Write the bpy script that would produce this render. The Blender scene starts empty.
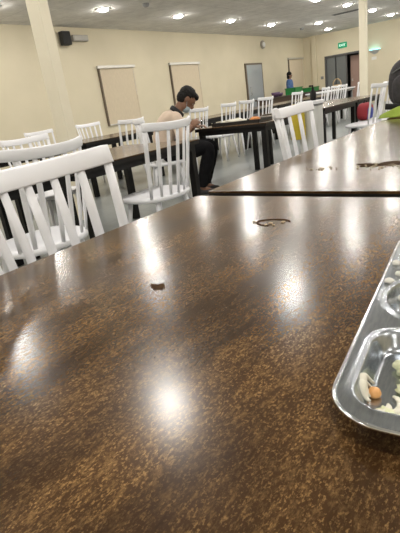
import bpy, bmesh, math, random
from mathutils import Vector, Matrix, noise
random.seed(7)
C = bpy.context.scene.collection
PI = math.pi
R = math.radians

# ------------------------------------------------------------------ camera
FPX = 451.0
CAM = Vector((0, 0, 1.06))
pitch, roll, az = R(19.9), R(8.2), R(38.6)
hd = Vector((math.cos(az), math.sin(az), 0))
rt = Vector((math.sin(az), -math.cos(az), 0))
fw = hd*math.cos(pitch) + Vector((0, 0, -math.sin(pitch)))
up0 = hd*math.sin(pitch) + Vector((0, 0, math.cos(pitch)))
rv = rt*math.cos(roll) - up0*math.sin(roll)
uv = rt*math.sin(roll) + up0*math.cos(roll)
cd = bpy.data.cameras.new('camera')
cd.sensor_fit = 'VERTICAL'; cd.sensor_height = 24; cd.lens = FPX/533*24
cd.clip_start = .02
cam = bpy.data.objects.new('camera', cd); C.objects.link(cam)
M3 = Matrix((rv, uv, -fw)).transposed()
cam.matrix_world = Matrix.Translation(CAM) @ M3.to_4x4()
bpy.context.scene.camera = cam


def at(px, py, depth):
    """point seen at a pixel of the survey photograph, at a given depth (metres)"""
    return CAM + depth*(fw + (px-200)/FPX*rv - (py-266.5)/FPX*uv)


# ------------------------------------------------------------------ materials
def mat(name, col, rough=.5, metal=0, spec=.5, emit=None, es=0):
    m = bpy.data.materials.new(name); m.use_nodes = True
    b = m.node_tree.nodes['Principled BSDF']
    b.inputs['Base Color'].default_value = (*col, 1)
    b.inputs['Roughness'].default_value = rough
    b.inputs['Metallic'].default_value = metal
    b.inputs['Specular IOR Level'].default_value = spec
    if emit:
        b.inputs['Emission Color'].default_value = (*emit, 1)
        b.inputs['Emission Strength'].default_value = es
    return m


def nd(m, t, **kw):
    n = m.node_tree.nodes.new(t)
    for k, v in kw.items():
        setattr(n, k, v)
    return n


def ramp(m, stops):
    r = nd(m, 'ShaderNodeValToRGB'); e = r.color_ramp.elements
    while len(e) > 1:
        e.remove(e[0])
    e[0].position, e[0].color = stops[0][0], (*stops[0][1], 1)
    for p, c in stops[1:]:
        x = e.new(p); x.color = (*c, 1)
    return r


def noisy(name, c1, c2, scale=8, rough=.5, detail=4, stretch=(1, 1, 1), lo=.35, hi=.65, bump=0, spec=.5, metal=0):
    m = mat(name, c1, rough, metal, spec); L = m.node_tree.links
    b = m.node_tree.nodes['Principled BSDF']
    tc = nd(m, 'ShaderNodeTexCoord'); mp = nd(m, 'ShaderNodeMapping'); mp.inputs['Scale'].default_value = stretch
    n = nd(m, 'ShaderNodeTexNoise'); n.inputs['Scale'].default_value = scale; n.inputs['Detail'].default_value = detail
    r = ramp(m, [(lo, c1), (hi, c2)])
    L.new(tc.outputs['Object'], mp.inputs[0]); L.new(mp.outputs[0], n.inputs['Vector'])
    L.new(n.outputs[0], r.inputs[0]); L.new(r.outputs[0], b.inputs['Base Color'])
    if bump:
        bp = nd(m, 'ShaderNodeBump'); bp.inputs['Strength'].default_value = bump; bp.inputs['Distance'].default_value = .01
        L.new(n.outputs[0], bp.inputs['Height']); L.new(bp.outputs[0], b.inputs['Normal'])
    return m


def laminate():
    m = mat('walnut_laminate', (.1, .06, .03), .3); L = m.node_tree.links
    b = m.node_tree.nodes['Principled BSDF']
    tc = nd(m, 'ShaderNodeTexCoord')

    def nz(scale, st, detail, rough=.6):
        mp = nd(m, 'ShaderNodeMapping'); mp.inputs['Scale'].default_value = st
        n = nd(m, 'ShaderNodeTexNoise'); n.inputs['Scale'].default_value = scale
        n.inputs['Detail'].default_value = detail; n.inputs['Roughness'].default_value = rough
        L.new(tc.outputs['Object'], mp.inputs[0]); L.new(mp.outputs[0], n.inputs['Vector'])
        return n
    big = nz(9, (.4, 1.5, 1), 6, .65)
    fleck = nz(430, (.6, 1.0, 1), 2, .6)
    fine = nz(170, (.5, 1, 1), 5, .75)
    base = ramp(m, [(.3, (.027, .0130, .0050)), (.7, (.076, .038, .0145))])
    L.new(big.outputs[0], base.inputs[0])
    fr = ramp(m, [(.53, (0, 0, 0)), (.68, (1, 1, 1))])
    L.new(fleck.outputs[0], fr.inputs[0])
    fr2 = ramp(m, [(.50, (0, 0, 0)), (.66, (.62, .62, .62))])
    L.new(fine.outputs[0], fr2.inputs[0])
    mx0 = nd(m, 'ShaderNodeMath', operation='MAXIMUM')
    L.new(fr.outputs[0], mx0.inputs[0]); L.new(fr2.outputs[0], mx0.inputs[1])
    br = ramp(m, [(.36, (.12, .12, .12)), (.62, (1, 1, 1))])
    L.new(big.outputs[0], br.inputs[0])
    ml = nd(m, 'ShaderNodeMath', operation='MULTIPLY')
    L.new(mx0.outputs[0], ml.inputs[0]); L.new(br.outputs[0], ml.inputs[1])
    mx = nd(m, 'ShaderNodeMixRGB'); mx.inputs[2].default_value = (.32, .185, .068, 1)
    L.new(ml.outputs[0], mx.inputs[0]); L.new(base.outputs[0], mx.inputs[1])
    L.new(mx.outputs[0], b.inputs['Base Color'])
    sm = nz(9, (1, 1, 1), 3)
    rr = nd(m, 'ShaderNodeMapRange'); rr.inputs[1].default_value = .3; rr.inputs[2].default_value = .7
    rr.inputs[3].default_value = .185; rr.inputs[4].default_value = .235
    L.new(sm.outputs[0], rr.inputs[0]); L.new(rr.outputs[0], b.inputs['Roughness'])
    b.inputs['Specular IOR Level'].default_value = .42
    return m


def tile_mat(name, col, line, size, rough, mottle, spec=.5):
    m = mat(name, col, rough, 0, spec); L = m.node_tree.links
    b = m.node_tree.nodes['Principled BSDF']
    tc = nd(m, 'ShaderNodeTexCoord'); br = nd(m, 'ShaderNodeTexBrick')
    br.offset = 0; br.squash = 1
    for k, v in (('Scale', 1), ('Mortar Size', .006), ('Mortar Smooth', .1), ('Bias', 0), ('Brick Width', size), ('Row Height', size)):
        br.inputs[k].default_value = v
    br.inputs['Color1'].default_value = (*col, 1)
    br.inputs['Color2'].default_value = (*[c*.93 for c in col], 1)
    br.inputs['Mortar'].default_value = (*line, 1)
    n = nd(m, 'ShaderNodeTexNoise'); n.inputs['Scale'].default_value = 3.2; n.inputs['Detail'].default_value = 8
    n.inputs['Roughness'].default_value = .7
    r = ramp(m, [(.3, (1-mottle,)*3), (.7, (1, 1, 1))])
    mx = nd(m, 'ShaderNodeMixRGB', blend_type='MULTIPLY'); mx.inputs[0].default_value = 1
    L.new(tc.outputs['Object'], br.inputs['Vector']); L.new(tc.outputs['Object'], n.inputs['Vector'])
    L.new(n.outputs[0], r.inputs[0]); L.new(br.outputs['Color'], mx.inputs[1]); L.new(r.outputs[0], mx.inputs[2])
    L.new(mx.outputs[0], b.inputs['Base Color'])
    return m


WALL = noisy('cream_paint', (.645, .58, .425), (.68, .61, .455), 1.5, .75)
COLUMN = noisy('column_paint', (.78, .72, .565), (.81, .75, .595), 2, .6)
CEIL = tile_mat('ceiling_tiles', (.82, .80, .77), (.56, .55, .53), .6, .85, .25)
FLOOR = tile_mat('floor_tiles', (.29, .31, .305), (.22, .235, .23), .6, .28, .18)
LAM = laminate()
BLACK = mat('black_steel', (.008, .0075, .0075), .5, 0, .25)
EDGE = mat('black_edge_band', (.012, .010, .009), .45, 0, .25)
WHITE = noisy('white_lacquer', (.85, .85, .88), (.88, .88, .91), 6, .38)
STEEL = noisy('stainless_steel', (.43, .46, .49), (.52, .55, .58), 60, .24, 3, (1, 6, 1), metal=1)
RIM = mat('polished_steel', (.8, .81, .82), .16, 1)
LED = mat('led_diffuser', (1, 1, 1), .5, emit=(1.0, .96, .90), es=135)
TRIMW = mat('white_trim', (.8, .8, .78), .4)
BLIND = noisy('tan_blind_fabric', (.60, .51, .375), (.64, .545, .40), 30, .85, 3, (1, 1, .3))
ALU = mat('aluminium', (.62, .60, .56), .4, .6)
DARKB = mat('dark_bronze', (.12, .09, .06), .5)
GLASS = mat('grey_door_glass', (.36, .385, .40), .10, 0, .6)
SKIN = noisy('brown_skin', (.22, .11, .065), (.27, .14, .085), 14, .5)
SKIN2 = mat('brown_skin_far', (.25, .14, .09), .5)
SHIRT = noisy('beige_cotton', (.60, .475, .375), (.66, .53, .42), 12, .9, 4, bump=.2)
UNDER = mat('black_collar', (.02, .02, .022), .8)
TROUS = noisy('black_trousers', (.005, .005, .006), (.009, .009, .010), 20, .9, spec=.15)
SHOE = mat('dark_grey_shoe', (.03, .03, .032), .6)
SOLE = mat('shoe_sole', (.09, .09, .09), .7)
HAIR = noisy('black_hair', (.004, .0035, .0035), (.010, .009, .008), 50, .65, bump=.4, spec=.25)
MASKM = mat('pale_blue_mask', (.42, .52, .58), .8)
EYEW = mat('eye_white', (.6, .58, .55), .3)
LIP = mat('lips', (.2, .08, .06), .5)
BLUE = noisy('blue_cloth', (.05, .11, .27), (.08, .16, .36), 20, .85)
NAVY = mat('navy_cloth', (.02, .03, .06), .85)
GREEN = mat('green_plastic', (.015, .20, .045), .4)
BROWN = mat('dark_brown_board', (.06, .035, .022), .5)
PACK = noisy('charcoal_nylon', (.028, .025, .028), (.05, .045, .05), 40, .7, bump=.2)
LIME = noisy('lime_fabric', (.19, .27, .025), (.27, .36, .04), 9, .85, bump=.3)
RED = mat('red_nylon', (.28, .02, .028), .7)
BLU2 = mat('blue_nylon', (.03, .05, .28), .6)
YEL = noisy('yellow_fabric', (.52, .40, .03), (.62, .48, .05), 10, .8)
BINM = mat('pale_grey_plastic', (.66, .66, .64), .45)
EXITG = mat('exit_green', (.0, .16, .075), .4, emit=(.0, .30, .13), es=.5)
EXITW = mat('exit_white', (.8, .9, .85), .4, emit=(.6, .9, .8), es=.7)
CYAN = mat('cyan_glow', (.3, .9, .9), .5, emit=(.25, .95, 1.0), es=2.4)
GREYP = mat('grey_plastic', (.25, .25, .25), .5)
PAPER = mat('white_paper', (.75, .74, .70), .7)
ONION = noisy('pale_onion', (.66, .62, .50), (.74, .71, .60), 90, .35)
CARROT = mat('carrot', (.70, .36, .13), .4)
CABB = noisy('pale_cabbage', (.60, .62, .36), (.74, .74, .52), 60, .45)
RICE = mat('rice_grain', (.45, .38, .26), .5)
SPILL = noisy('dried_spill', (.035, .02, .011), (.07, .04, .02), 60, .9, spec=.08)
ORANGE = mat('orange_food', (.6, .22, .05), .5)
PINK = mat('pink_door_paint', (.40, .26, .21), .6)
CORR = mat('corridor_grey', (.12, .12, .115), .7)
PURPLE = mat('purple_bowl', (.12, .07, .14), .5)
WICKER = noisy('tan_wicker', (.34, .25, .14), (.45, .34, .2), 60, .8)


# ------------------------------------------------------------------ mesh helpers
def obj(name, bm, m, parent=None, loc=None, smooth=None):
    me = bpy.data.meshes.new(name); bm.normal_update(); bm.to_mesh(me); bm.free()
    for x in (m if isinstance(m, (list, tuple)) else [m]):
        me.materials.append(x)
    if smooth is not None:
        for p in me.polygons:
            p.use_smooth = smooth
    o = bpy.data.objects.new(name, me); C.objects.link(o)
    if parent: o.parent = parent
    if loc: o.location = loc
    return o


def tag(o, label=None, cat=None, group=None, kind=None):
    for k, v in (('label', label), ('category', cat), ('group', group), ('kind', kind)):
        if v: o[k] = v
    return o


def thing(name, label, cat, loc=(0, 0, 0), rz=0, group=None):
    o = bpy.data.objects.new(name, None); C.objects.link(o)
    o.location = loc; o.rotation_euler = (0, 0, rz); o.empty_display_size = .1
    return tag(o, label, cat, group)


def copy_tree(o, parent=None):
    c = o.copy(); C.objects.link(c)
    if parent: c.parent = parent
    for ch in [x for x in o.children]:
        copy_tree(ch, c)
    return c


def box(bm, lo, hi, bev=0):
    v = [bm.verts.new((x, y, z)) for x in (lo[0], hi[0]) for y in (lo[1], hi[1]) for z in (lo[2], hi[2])]
    fs = [bm.faces.new([v[i] for i in q]) for q in ((0, 1, 3, 2), (4, 6, 7, 5), (0, 4, 5, 1), (2, 3, 7, 6), (0, 2, 6, 4), (1, 5, 7, 3))]
    if bev:
        es = list({e for f in fs for e in f.edges})
        bmesh.ops.bevel(bm, geom=es, offset=bev, segments=2, affect='EDGES', profile=.5)
    return bm


def bx(lo, hi, bev=0):
    return box(bmesh.new(), lo, hi, bev)


def tube(bm, pts, rad, n=10, closed=False, flat=None):
    """sweep a round (or elliptical: rad=(a,b) with 'flat' the a-direction) section along pts"""
    rings = []
    P = [Vector(p) for p in pts]; N = len(P)
    ref = None
    for i, p in enumerate(P):
        a = P[(i-1) % N] if (i > 0 or closed) else p
        b = P[(i+1) % N] if (i < N-1 or closed) else p
        t = (b-a).normalized()
        if flat is not None:
            s = Vector(flat); s = (s - t*s.dot(t)).normalized()
        else:
            if ref is None:
                ref = Vector((0, 0, 1)) if abs(t.z) < .9 else Vector((1, 0, 0))
            s = (ref - t*ref.dot(t)).normalized(); ref = s
        w = t.cross(s)
        r = rad[i] if isinstance(rad, list) else rad
        ra, rb = r if isinstance(r, tuple) else (r, r)
        rings.append([bm.verts.new(p + s*math.cos(2*PI*k/n)*ra + w*math.sin(2*PI*k/n)*rb) for k in range(n)])
    for i in range(N if closed else N-1):
        A, B = rings[i], rings[(i+1) % N]
        for k in range(n):
            f = bm.faces.new((A[k], A[(k+1) % n], B[(k+1) % n], B[k])); f.smooth = True
    if not closed:
        bm.faces.new(rings[0][::-1]); bm.faces.new(rings[-1])
    return bm


def lathe(bm, prof, c=(0, 0, 0), n=24, cap=True):
    rings = [[bm.verts.new((c[0]+r*math.cos(2*PI*k/n), c[1]+r*math.sin(2*PI*k/n), c[2]+z)) for k in range(n)] for r, z in prof]
    for A, B in zip(rings, rings[1:]):
        for k in range(n):
            f = bm.faces.new((A[k], A[(k+1) % n], B[(k+1) % n], B[k])); f.smooth = True
    if cap:
        bm.faces.new(rings[0][::-1]); bm.faces.new(rings[-1])
    return bm


def prism(bm, outline, z0, z1):
    a = [bm.verts.new((x, y, z0)) for x, y in outline]; b = [bm.verts.new((x, y, z1)) for x, y in outline]
    bm.faces.new(a[::-1]); bm.faces.new(b)
    n = len(a)
    for i in range(n):
        bm.faces.new((a[i], a[(i+1) % n], b[(i+1) % n], b[i]))
    return bm


def blob(bm, c, r, seed=0, amp=.25, sub=2, freq=1.5, rot=None):
    g = bmesh.ops.create_icosphere(bm, subdivisions=sub, radius=1)
    for v in g['verts']:
        d = v.co.normalized()
        k = 1 + amp*noise.noise(d*freq + Vector((seed*3.1, seed*1.7, seed*.9)))
        q = Vector((d.x*r[0]*k, d.y*r[1]*k, d.z*r[2]*k))
        if rot: q = rot @ q
        v.co = Vector(c) + q
        for f in v.link_faces: f.smooth = True
    return bm


def superell(c, r, e, n=28, m=18, pinch=0):
    b = bmesh.new(); sp = lambda x, p: math.copysign(abs(x)**p, x)
    rings = []
    for i in range(m+1):
        ph = -PI/2 + PI*i/m
        k = 1 - pinch*max(0, math.sin(ph))
        rings.append([b.verts.new((c[0]+r[0]*k*sp(math.cos(ph), e)*sp(math.cos(2*PI*j/n), e), c[1]+r[1]*k*sp(math.cos(ph), e)*sp(math.sin(2*PI*j/n), e), c[2]+r[2]*sp(math.sin(ph), e))) for j in range(n)])
    for A, B2 in zip(rings, rings[1:]):
        for j in range(n):
            f = b.faces.new((A[j], A[(j+1) % n], B2[(j+1) % n], B2[j])); f.smooth = True
    bmesh.ops.remove_doubles(b, verts=b.verts, dist=1e-5)
    bmesh.ops.recalc_face_normals(b, faces=b.faces)
    return b



# ------------------------------------------------------------------ the room
WY, WX, ZC = 9.25, 21.35, 3.1
X0, Y0 = -4.6, -5.2


def struct(name, bm, m, parent=None):
    o = obj(name, bm, m, parent)
    if not parent: o['kind'] = 'structure'
    return o


struct('floor', bx((X0-.1, Y0-.1, -.1), (WX+3.2, WY+.1, 0)), FLOOR)
struct('ceiling', bx((X0-.1, Y0-.1, ZC), (WX+.1, WY+.1, ZC+.1)), CEIL)
struct('wall_left', bx((X0-.1, WY, 0), (WX+.1, WY+.15, ZC)), WALL)
struct('wall_right', bx((X0-.1, Y0-.15, 0), (WX+.1, Y0, ZC)), WALL)
struct('wall_front', bx((X0-.15, Y0, 0), (X0, WY, ZC)), WALL)
DY0, DY1, DZ = 6.42, 8.28, 2.18
b = bmesh.new()
box(b, (WX, Y0, 0), (WX+.15, DY0, ZC)); box(b, (WX, DY1, 0), (WX+.15, WY, ZC)); box(b, (WX, DY0, DZ), (WX+.15, DY1, ZC))
struct('wall_back', b, WALL)
# shallow pilaster by the corner of the back wall
struct('trim_1', bx((WX-.10, 8.62, 0), (WX, 8.84, ZC)), WALL)
b = bmesh.new()
box(b, (WX+3, DY0-.6, 0), (WX+3.1, DY1+.6, 2.6)); box(b, (WX+.15, DY0-.7, 0), (WX+3, DY0-.6, 2.6))
box(b, (WX+.15, DY1+.6, 0), (WX+3, DY1+.7, 2.6)); box(b, (WX+.15, DY0-.7, 2.6), (WX+3.1, DY1+.7, 2.7))
struct('wall_corridor', b, CORR)

# columns
for lab, x, y, s, sx in (('thick cream square column rising between the two near rows of tables', 3.125, 3.98, .19, .118),
                     ('slim cream column standing before the glowing wall lamp', 12.98, 3.935, .17, .17)):
    t = tag(obj('column', bx((0, 0, 0), (sx, s, ZC), .008), COLUMN, loc=(x, y, 0)), lab, 'column')

# doors
d1 = struct('door_1', bx((15.9, WY-.05, 0), (17.2, WY, 2.15)), DARKB)
obj('glass_pane', bx((15.97, WY-.06, .06), (17.13, WY-.045, 2.09)), GLASS, d1)
b = bmesh.new(); tube(b, [(16.1, WY-.065, 1.0), (16.1, WY-.11, 1.02), (16.1, WY-.11, 1.28), (16.1, WY-.065, 1.3)], .012)
obj('door_handle', b, RIM, d1)
b = bmesh.new()
for lo, hi in (((WX-.02, DY1-.07, 0), (WX+.16, DY1, DZ)), ((WX-.02, DY0, 0), (WX+.16, DY0+.07, DZ)), ((WX-.02, DY0, DZ-.07), (WX+.16, DY1, DZ)),
               ((WX+.05, 7.30, 0), (WX+.1, 7.36, DZ))):
    box(b, lo, hi)
d2 = struct('door_2', b, mat('door_frame_grey', (.10, .10, .10), .5))
for y0, y1 in ((7.36, 7.78), (7.82, 8.21)):
    obj('glass_pane', bx((WX+.06, y0, .05), (WX+.08, y1, DZ-.07)), mat('smoked_glass', (.16, .17, .17), .2), d2)
b = bx((WX+.4, 6.86, 0), (WX+.46, 7.26, 2.05))
d3 = struct('door_3', b, PINK)
obj('door_handle', bx((WX+.36, 7.16, 1.0), (WX+.4, 7.2, 1.1)), ALU, d3)


# blinds on the left wall
def blind(x0, x1, z0, z1, label):
    t = thing('window_blind', label, 'blind', ((x0+x1)/2, WY, z0), 0, 'tan roller blinds on the long wall')
    w = (x1-x0)/2; h = z1-z0
    obj('fabric', bx((-w+.03, -.03, .02), (w-.03, -.02, h-.03)), BLIND, t)
    obj('head_box', bx((-w-.03, -.075, h-.05), (w+.03, 0, h+.02), .008), ALU, t)
    obj('bottom_bar', bx((-w+.01, -.045, 0), (w-.01, -.01, .035), .005), ALU, t)
    obj('side_channel', bx((-w, -.05, .0), (-w+.045, 0, h-.05)), DARKB, t)
    obj('side_channel', bx((w-.035, -.035, .0), (w, 0, h-.05)), BLIND, t)
    b = bmesh.new(); tube(b, [(w-.06, -.06, h-.05), (w-.06, -.06, h-.75)], .004, 6)
    obj('pull_cord', b, TRIMW, t)


blind(8.60, 9.90, .78, 2.22, 'tan roller blind nearest the black speaker, fully lowered')
blind(11.47, 12.97, .78, 2.24, 'tan roller blind lowered behind the seated man')
blind(19.62, 21.1, .70, 2.28, 'tan roller blind beside the room corner and the person in blue')

t = thing('wall_speaker', 'small black loudspeaker mounted high on the cream wall by the ceiling', 'speaker', (7.70, WY, 2.69))
obj('cabinet', bx((-.12, -.20, 0), (.12, -.05, .29), .02), mat('speaker_black', (.012, .012, .013), .6), t)
obj('grille', bx((-.10, -.213, .02), (.10, -.198, .27), .005), mat('speaker_grille', (.02, .02, .02), .8), t)
obj('bracket', bx((-.04, -.09, .1), (.04, 0, .2)), BLACK, t)
t = thing('wall_box', 'grey rectangular unit fixed on the wall beside the black loudspeaker', 'wall unit', (8.18, WY, 2.79))
obj('casing', bx((-.23, -.12, 0), (.23, 0, .13), .012), mat('unit_grey', (.36, .34, .31), .5), t)
obj('cover', bx((-.2, -.13, .02), (.2, -.118, .11), .004), mat('unit_cover', (.42, .40, .36), .5), t)
t = thing('emergency_light', 'round pale lamp on the wall above the grey glass door', 'wall lamp', (17.42, WY, 2.80))
b = bmesh.new(); lathe(b, [(.15, 0), (.15, .05), (.12, .07)], n=24); bmesh.ops.rotate(b, verts=b.verts, cent=(0, 0, 0), matrix=Matrix.Rotation(PI/2, 3, 'X'))
obj('ring', b, mat('lamp_ring', (.35, .33, .28), .5), t)
b = bmesh.new(); lathe(b, [(.095, .06), (.085, .10), (.05, .12), (.01, .125)], n=20); bmesh.ops.rotate(b, verts=b.verts, cent=(0, 0, 0), matrix=Matrix.Rotation(PI/2, 3, 'X'))
obj('cover', b, TRIMW, t)

# exit sign
t = thing('exit_sign', 'green illuminated EXIT sign above the dark doorway', 'sign', (WX, 7.45, 2.40))
obj('casing', bx((-.05, -.19, 0), (0, .19, .22), .006), EXITG, t)
fc = bpy.data.curves.new('exit_text', 'FONT'); fc.body = 'EXIT'; fc.size = .13; fc.align_x = 'CENTER'; fc.extrude = .002
ft = bpy.data.objects.new('lettering_source', fc); C.objects.link(ft)
bpy.context.view_layer.update()
me = bpy.data.meshes.new_from_object(ft.evaluated_get(bpy.context.evaluated_depsgraph_get()))
bpy.data.objects.remove(ft)
me.name = 'lettering'; me.materials.clear(); me.materials.append(EXITW)
lo = bpy.data.objects.new('lettering', me); C.objects.link(lo); lo.parent = t
lo.location = (-.054, 0, .065); lo.rotation_euler = (PI/2, 0, -PI/2)

# cyan wall lamp and notice
t = thing('wall_lamp', 'wall lamp glowing cyan upward beside the slim column', 'wall lamp', (WX, 6.1, 1.93))
b = bmesh.new()
n = 14
prof = [(.03, 0), (.12, .05), (.2, .12), (.23, .17)]
rings = [[b.verts.new((-r*math.sin(PI*k/n)*.8-.001, r*math.cos(PI*k/n), z)) for k in range(n+1)] for r, z in prof]
for A, B2 in zip(rings, rings[1:]):
    for k in range(n):
        f = b.faces.new((A[k], A[k+1], B2[k+1], B2[k])); f.smooth = True
b.faces.new(rings[0])
obj('shade', b, mat('lamp_shade_grey', (.45, .47, .47), .5), t)
b = bmesh.new()
v = [b.verts.new((-.22*math.sin(PI*k/n)*.8-.001, .22*math.cos(PI*k/n), .16)) for k in range(n+1)]
v2 = [b.verts.new((-.22*math.sin(PI*k/n)*.8-.001, .22*math.cos(PI*k/n), .19)) for k in range(n+1)]
b.faces.new(v); b.faces.new(v2[::-1])
for k in range(n): b.faces.new((v[k], v2[k], v2[k+1], v[k+1]))
obj('glow_lens', b, CYAN, t)
tag(obj('notice', bx((-.01, -.1, -.06), (.002, .1, .06)), PAPER, loc=(WX, 6.13, 1.78)), 'small pale notice stuck on the wall under the cyan lamp', 'notice')
tag(obj('wall_switch', bx((-.03, -.06, -.06), (0, .06, .06), .008), GREYP, loc=(WX, 8.42, 1.32)), 'small dark switch on the back wall left of the doorway', 'switch')

# ceiling fittings
lights_seen = [((5.3, 8.0), 'round ceiling light cut by the frame beside the thick column'),
               ((7.53, 7.57), 'round ceiling light above the tan blind nearest the speaker'),
               ((10.05, 7.58), 'round ceiling light above the gap between the first two blinds'),
               ((12.46, 7.55), 'round ceiling light above the wall right of the second blind'),
               ((15.0, 7.58), 'round ceiling light before the grey glass door'),
               ((17.22, 6.85), 'round ceiling light set slightly out of line near the smoke detector'),
               ((19.8, 7.5), 'round ceiling light closest to the corner of the room'),
               ((12.6, 5.05), 'round ceiling light at the top edge, next to the vent'),
               ((14.7, 4.97), 'round ceiling light just beside the long ceiling vent'),
               ((17.15, 4.97), 'round ceiling light just past the slim column'),
               ((19.5, 5.0), 'round ceiling light nearest the wall with the cyan lamp')]
light0 = None


def ceil_light(x, y, label, group):
    global light0
    if light0 is None:
        t = thing('ceiling_light', label, 'ceiling light', (x, y, ZC), 0, group)
        b = bmesh.new(); lathe(b, [(.118, -.012), (.15, -.010), (.155, 0), (.118, 0), (.118, -.012)], n=28, cap=False)
        obj('trim_ring', b, mat('trim_grey', (.4, .4, .39), .6), t)
        b = bmesh.new(); lathe(b, [(.001, -.052), (.045, -.048), (.085, -.034), (.11, -.014), (.117, -.001)], n=28, cap=False)  # dome bulge stands in for bloom around a flush diffuser
        obj('diffuser', b, LED, t)
        light0 = t
    else:
        t = copy_tree(light0); t.location = (x, y, ZC)
        tag(t, label, 'ceiling light', group)


for (x, y), lab in lights_seen:
    ceil_light(x, y, lab, 'round recessed ceiling lights')
for x, y in [(2.6, 5.25), (2.53, 2.62), (5.3, 5.25), (5.3, 2.65), (8.1, 4.9), (8.0, 2.68), (10.4, 4.9), (10.4, 2.6)] + \
        [(x, y) for x in (-2.4, .1) for y in (4.93, 2.31)] + [(x, y) for x in (-2.4, .1, 2.6, 5.06, 7.52, 10.0) for y in (-.3, -2.9)]:
    ceil_light(x, y, 'round ceiling light above and behind the viewer', 'ceiling lights outside the picture')
for x in (-2.4, .1, 2.6):
    ceil_light(x, 7.55, 'round ceiling light above and behind the viewer', 'ceiling lights outside the picture')
for x in (12.45, 14.9, 17.3, 19.8):
    for y in (2.31, -.3, -2.9):
        ceil_light(x, y, 'round ceiling light above and behind the viewer', 'ceiling lights outside the picture')
t = thing('ceiling_vent', 'long dark slotted vent in the ceiling by the slim column', 'vent', (16.2, 5.5, ZC))
obj('frame', bx((-.14, -.45, -.012), (.14, .45, 0)), mat('vent_grey', (.22, .22, .215), .6), t)
for k in range(4):
    obj('slat', bx((-.11+k*.06, -.42, -.016), (-.08+k*.06, .42, -.011)), mat('vent_dark', (.10, .10, .10), .6), t)
for (x, y), lab in (((8.13, 6.92), 'small dark smoke detector on the ceiling between two lights over the blinds'),
                    ((17.7, 7.7), 'small dark smoke detector on the ceiling near the room corner')):
    b = bmesh.new(); lathe(b, [(.07, 0), (.07, -.03), (.05, -.06), (.01, -.065)], n=18)
    t = thing('smoke_detector', lab, 'smoke detector', (x, y, ZC)); obj('body', b, GREYP, t)


# ------------------------------------------------------------------ tables
def make_table(x0, x1, y0, y1, label, legs=True, legin=.10):
    t = thing('dining_table', label, 'table', (x0, y0, 0), 0, 'brown laminate canteen tables')
    w, d = x1-x0, y1-y0
    obj('tabletop', bx((0, 0, .742), (w, d, .75), .0015), LAM, t)
    b = bmesh.new(); box(b, (.0005, .0005, .712), (w-.0005, d-.0005, .742))
    obj('edge_band', b, EDGE, t)
    b = bmesh.new()
    box(b, (.03, .03, .66), (w-.03, .07, .712)); box(b, (.03, d-.07, .66), (w-.03, d-.03, .712))
    box(b, (.03, .07, .66), (.07, d-.07, .712)); box(b, (w-.07, .07, .66), (w-.03, d-.07, .712))
    obj('apron', b, BLACK, t)
    for lx in (.03, w-.09):
        for ly in (.03, d-.09):
            obj('leg', bx((lx, ly, 0), (lx+.06, ly+.06, .66), .003), BLACK, t)
    return t


make_table(-1.0, 1.262, -.02, .975, 'big brown speckled table in the foreground holding the steel tray')
make_table(1.332, 3.62, -.02, .975, 'brown table end to end with the foreground table, spill on top')
make_table(3.72, 5.9, -.02, .975, 'brown table under the charcoal backpack and lime jacket')
make_table(.56, 1.94, 2.49, 3.45, 'brown table seen through the spindles of the foreground white chair')
make_table(1.98, 3.36, 2.49, 3.45, 'brown table with black legs behind the foreground chair, before the column')
make_table(4.6, 6.0, 2.47, 3.45, 'brown table the man in beige is eating at')
make_table(6.32, 7.72, 2.47, 3.45, 'brown black-edged table just past the pale grey bin')
make_table(7.76, 9.16, 2.47, 3.45, 'brown table adjoining the one past the bin, nearer the slim column')
make_table(2.7, 4.1, 4.95, 5.9, 'brown table of the second row near the first blind, mostly behind chairs')
make_table(4.14, 5.54, 4.95, 5.9, 'brown table of the second row before the first tan blind')
make_table(5.58, 6.98, 4.95, 5.9, 'brown table of the second row directly behind the seated man')
make_table(7.02, 8.42, 4.95, 5.9, 'brown table of the second row behind the food tray of the man')
make_table(8.46, 9.86, 4.95, 5.9, 'brown table of the second row before the grey glass door')
make_table(9.9, 11.3, 4.95, 5.9, 'brown table of the second row before the green crates')
make_table(11.34, 12.74, 4.95, 5.9, 'brown table of the second row before the dark doorway')
make_table(12.78, 14.18, 4.95, 5.9, 'brown table of the second row, last toward the back wall')

# ------------------------------------------------------------------ chairs
NSP = 7


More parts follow.
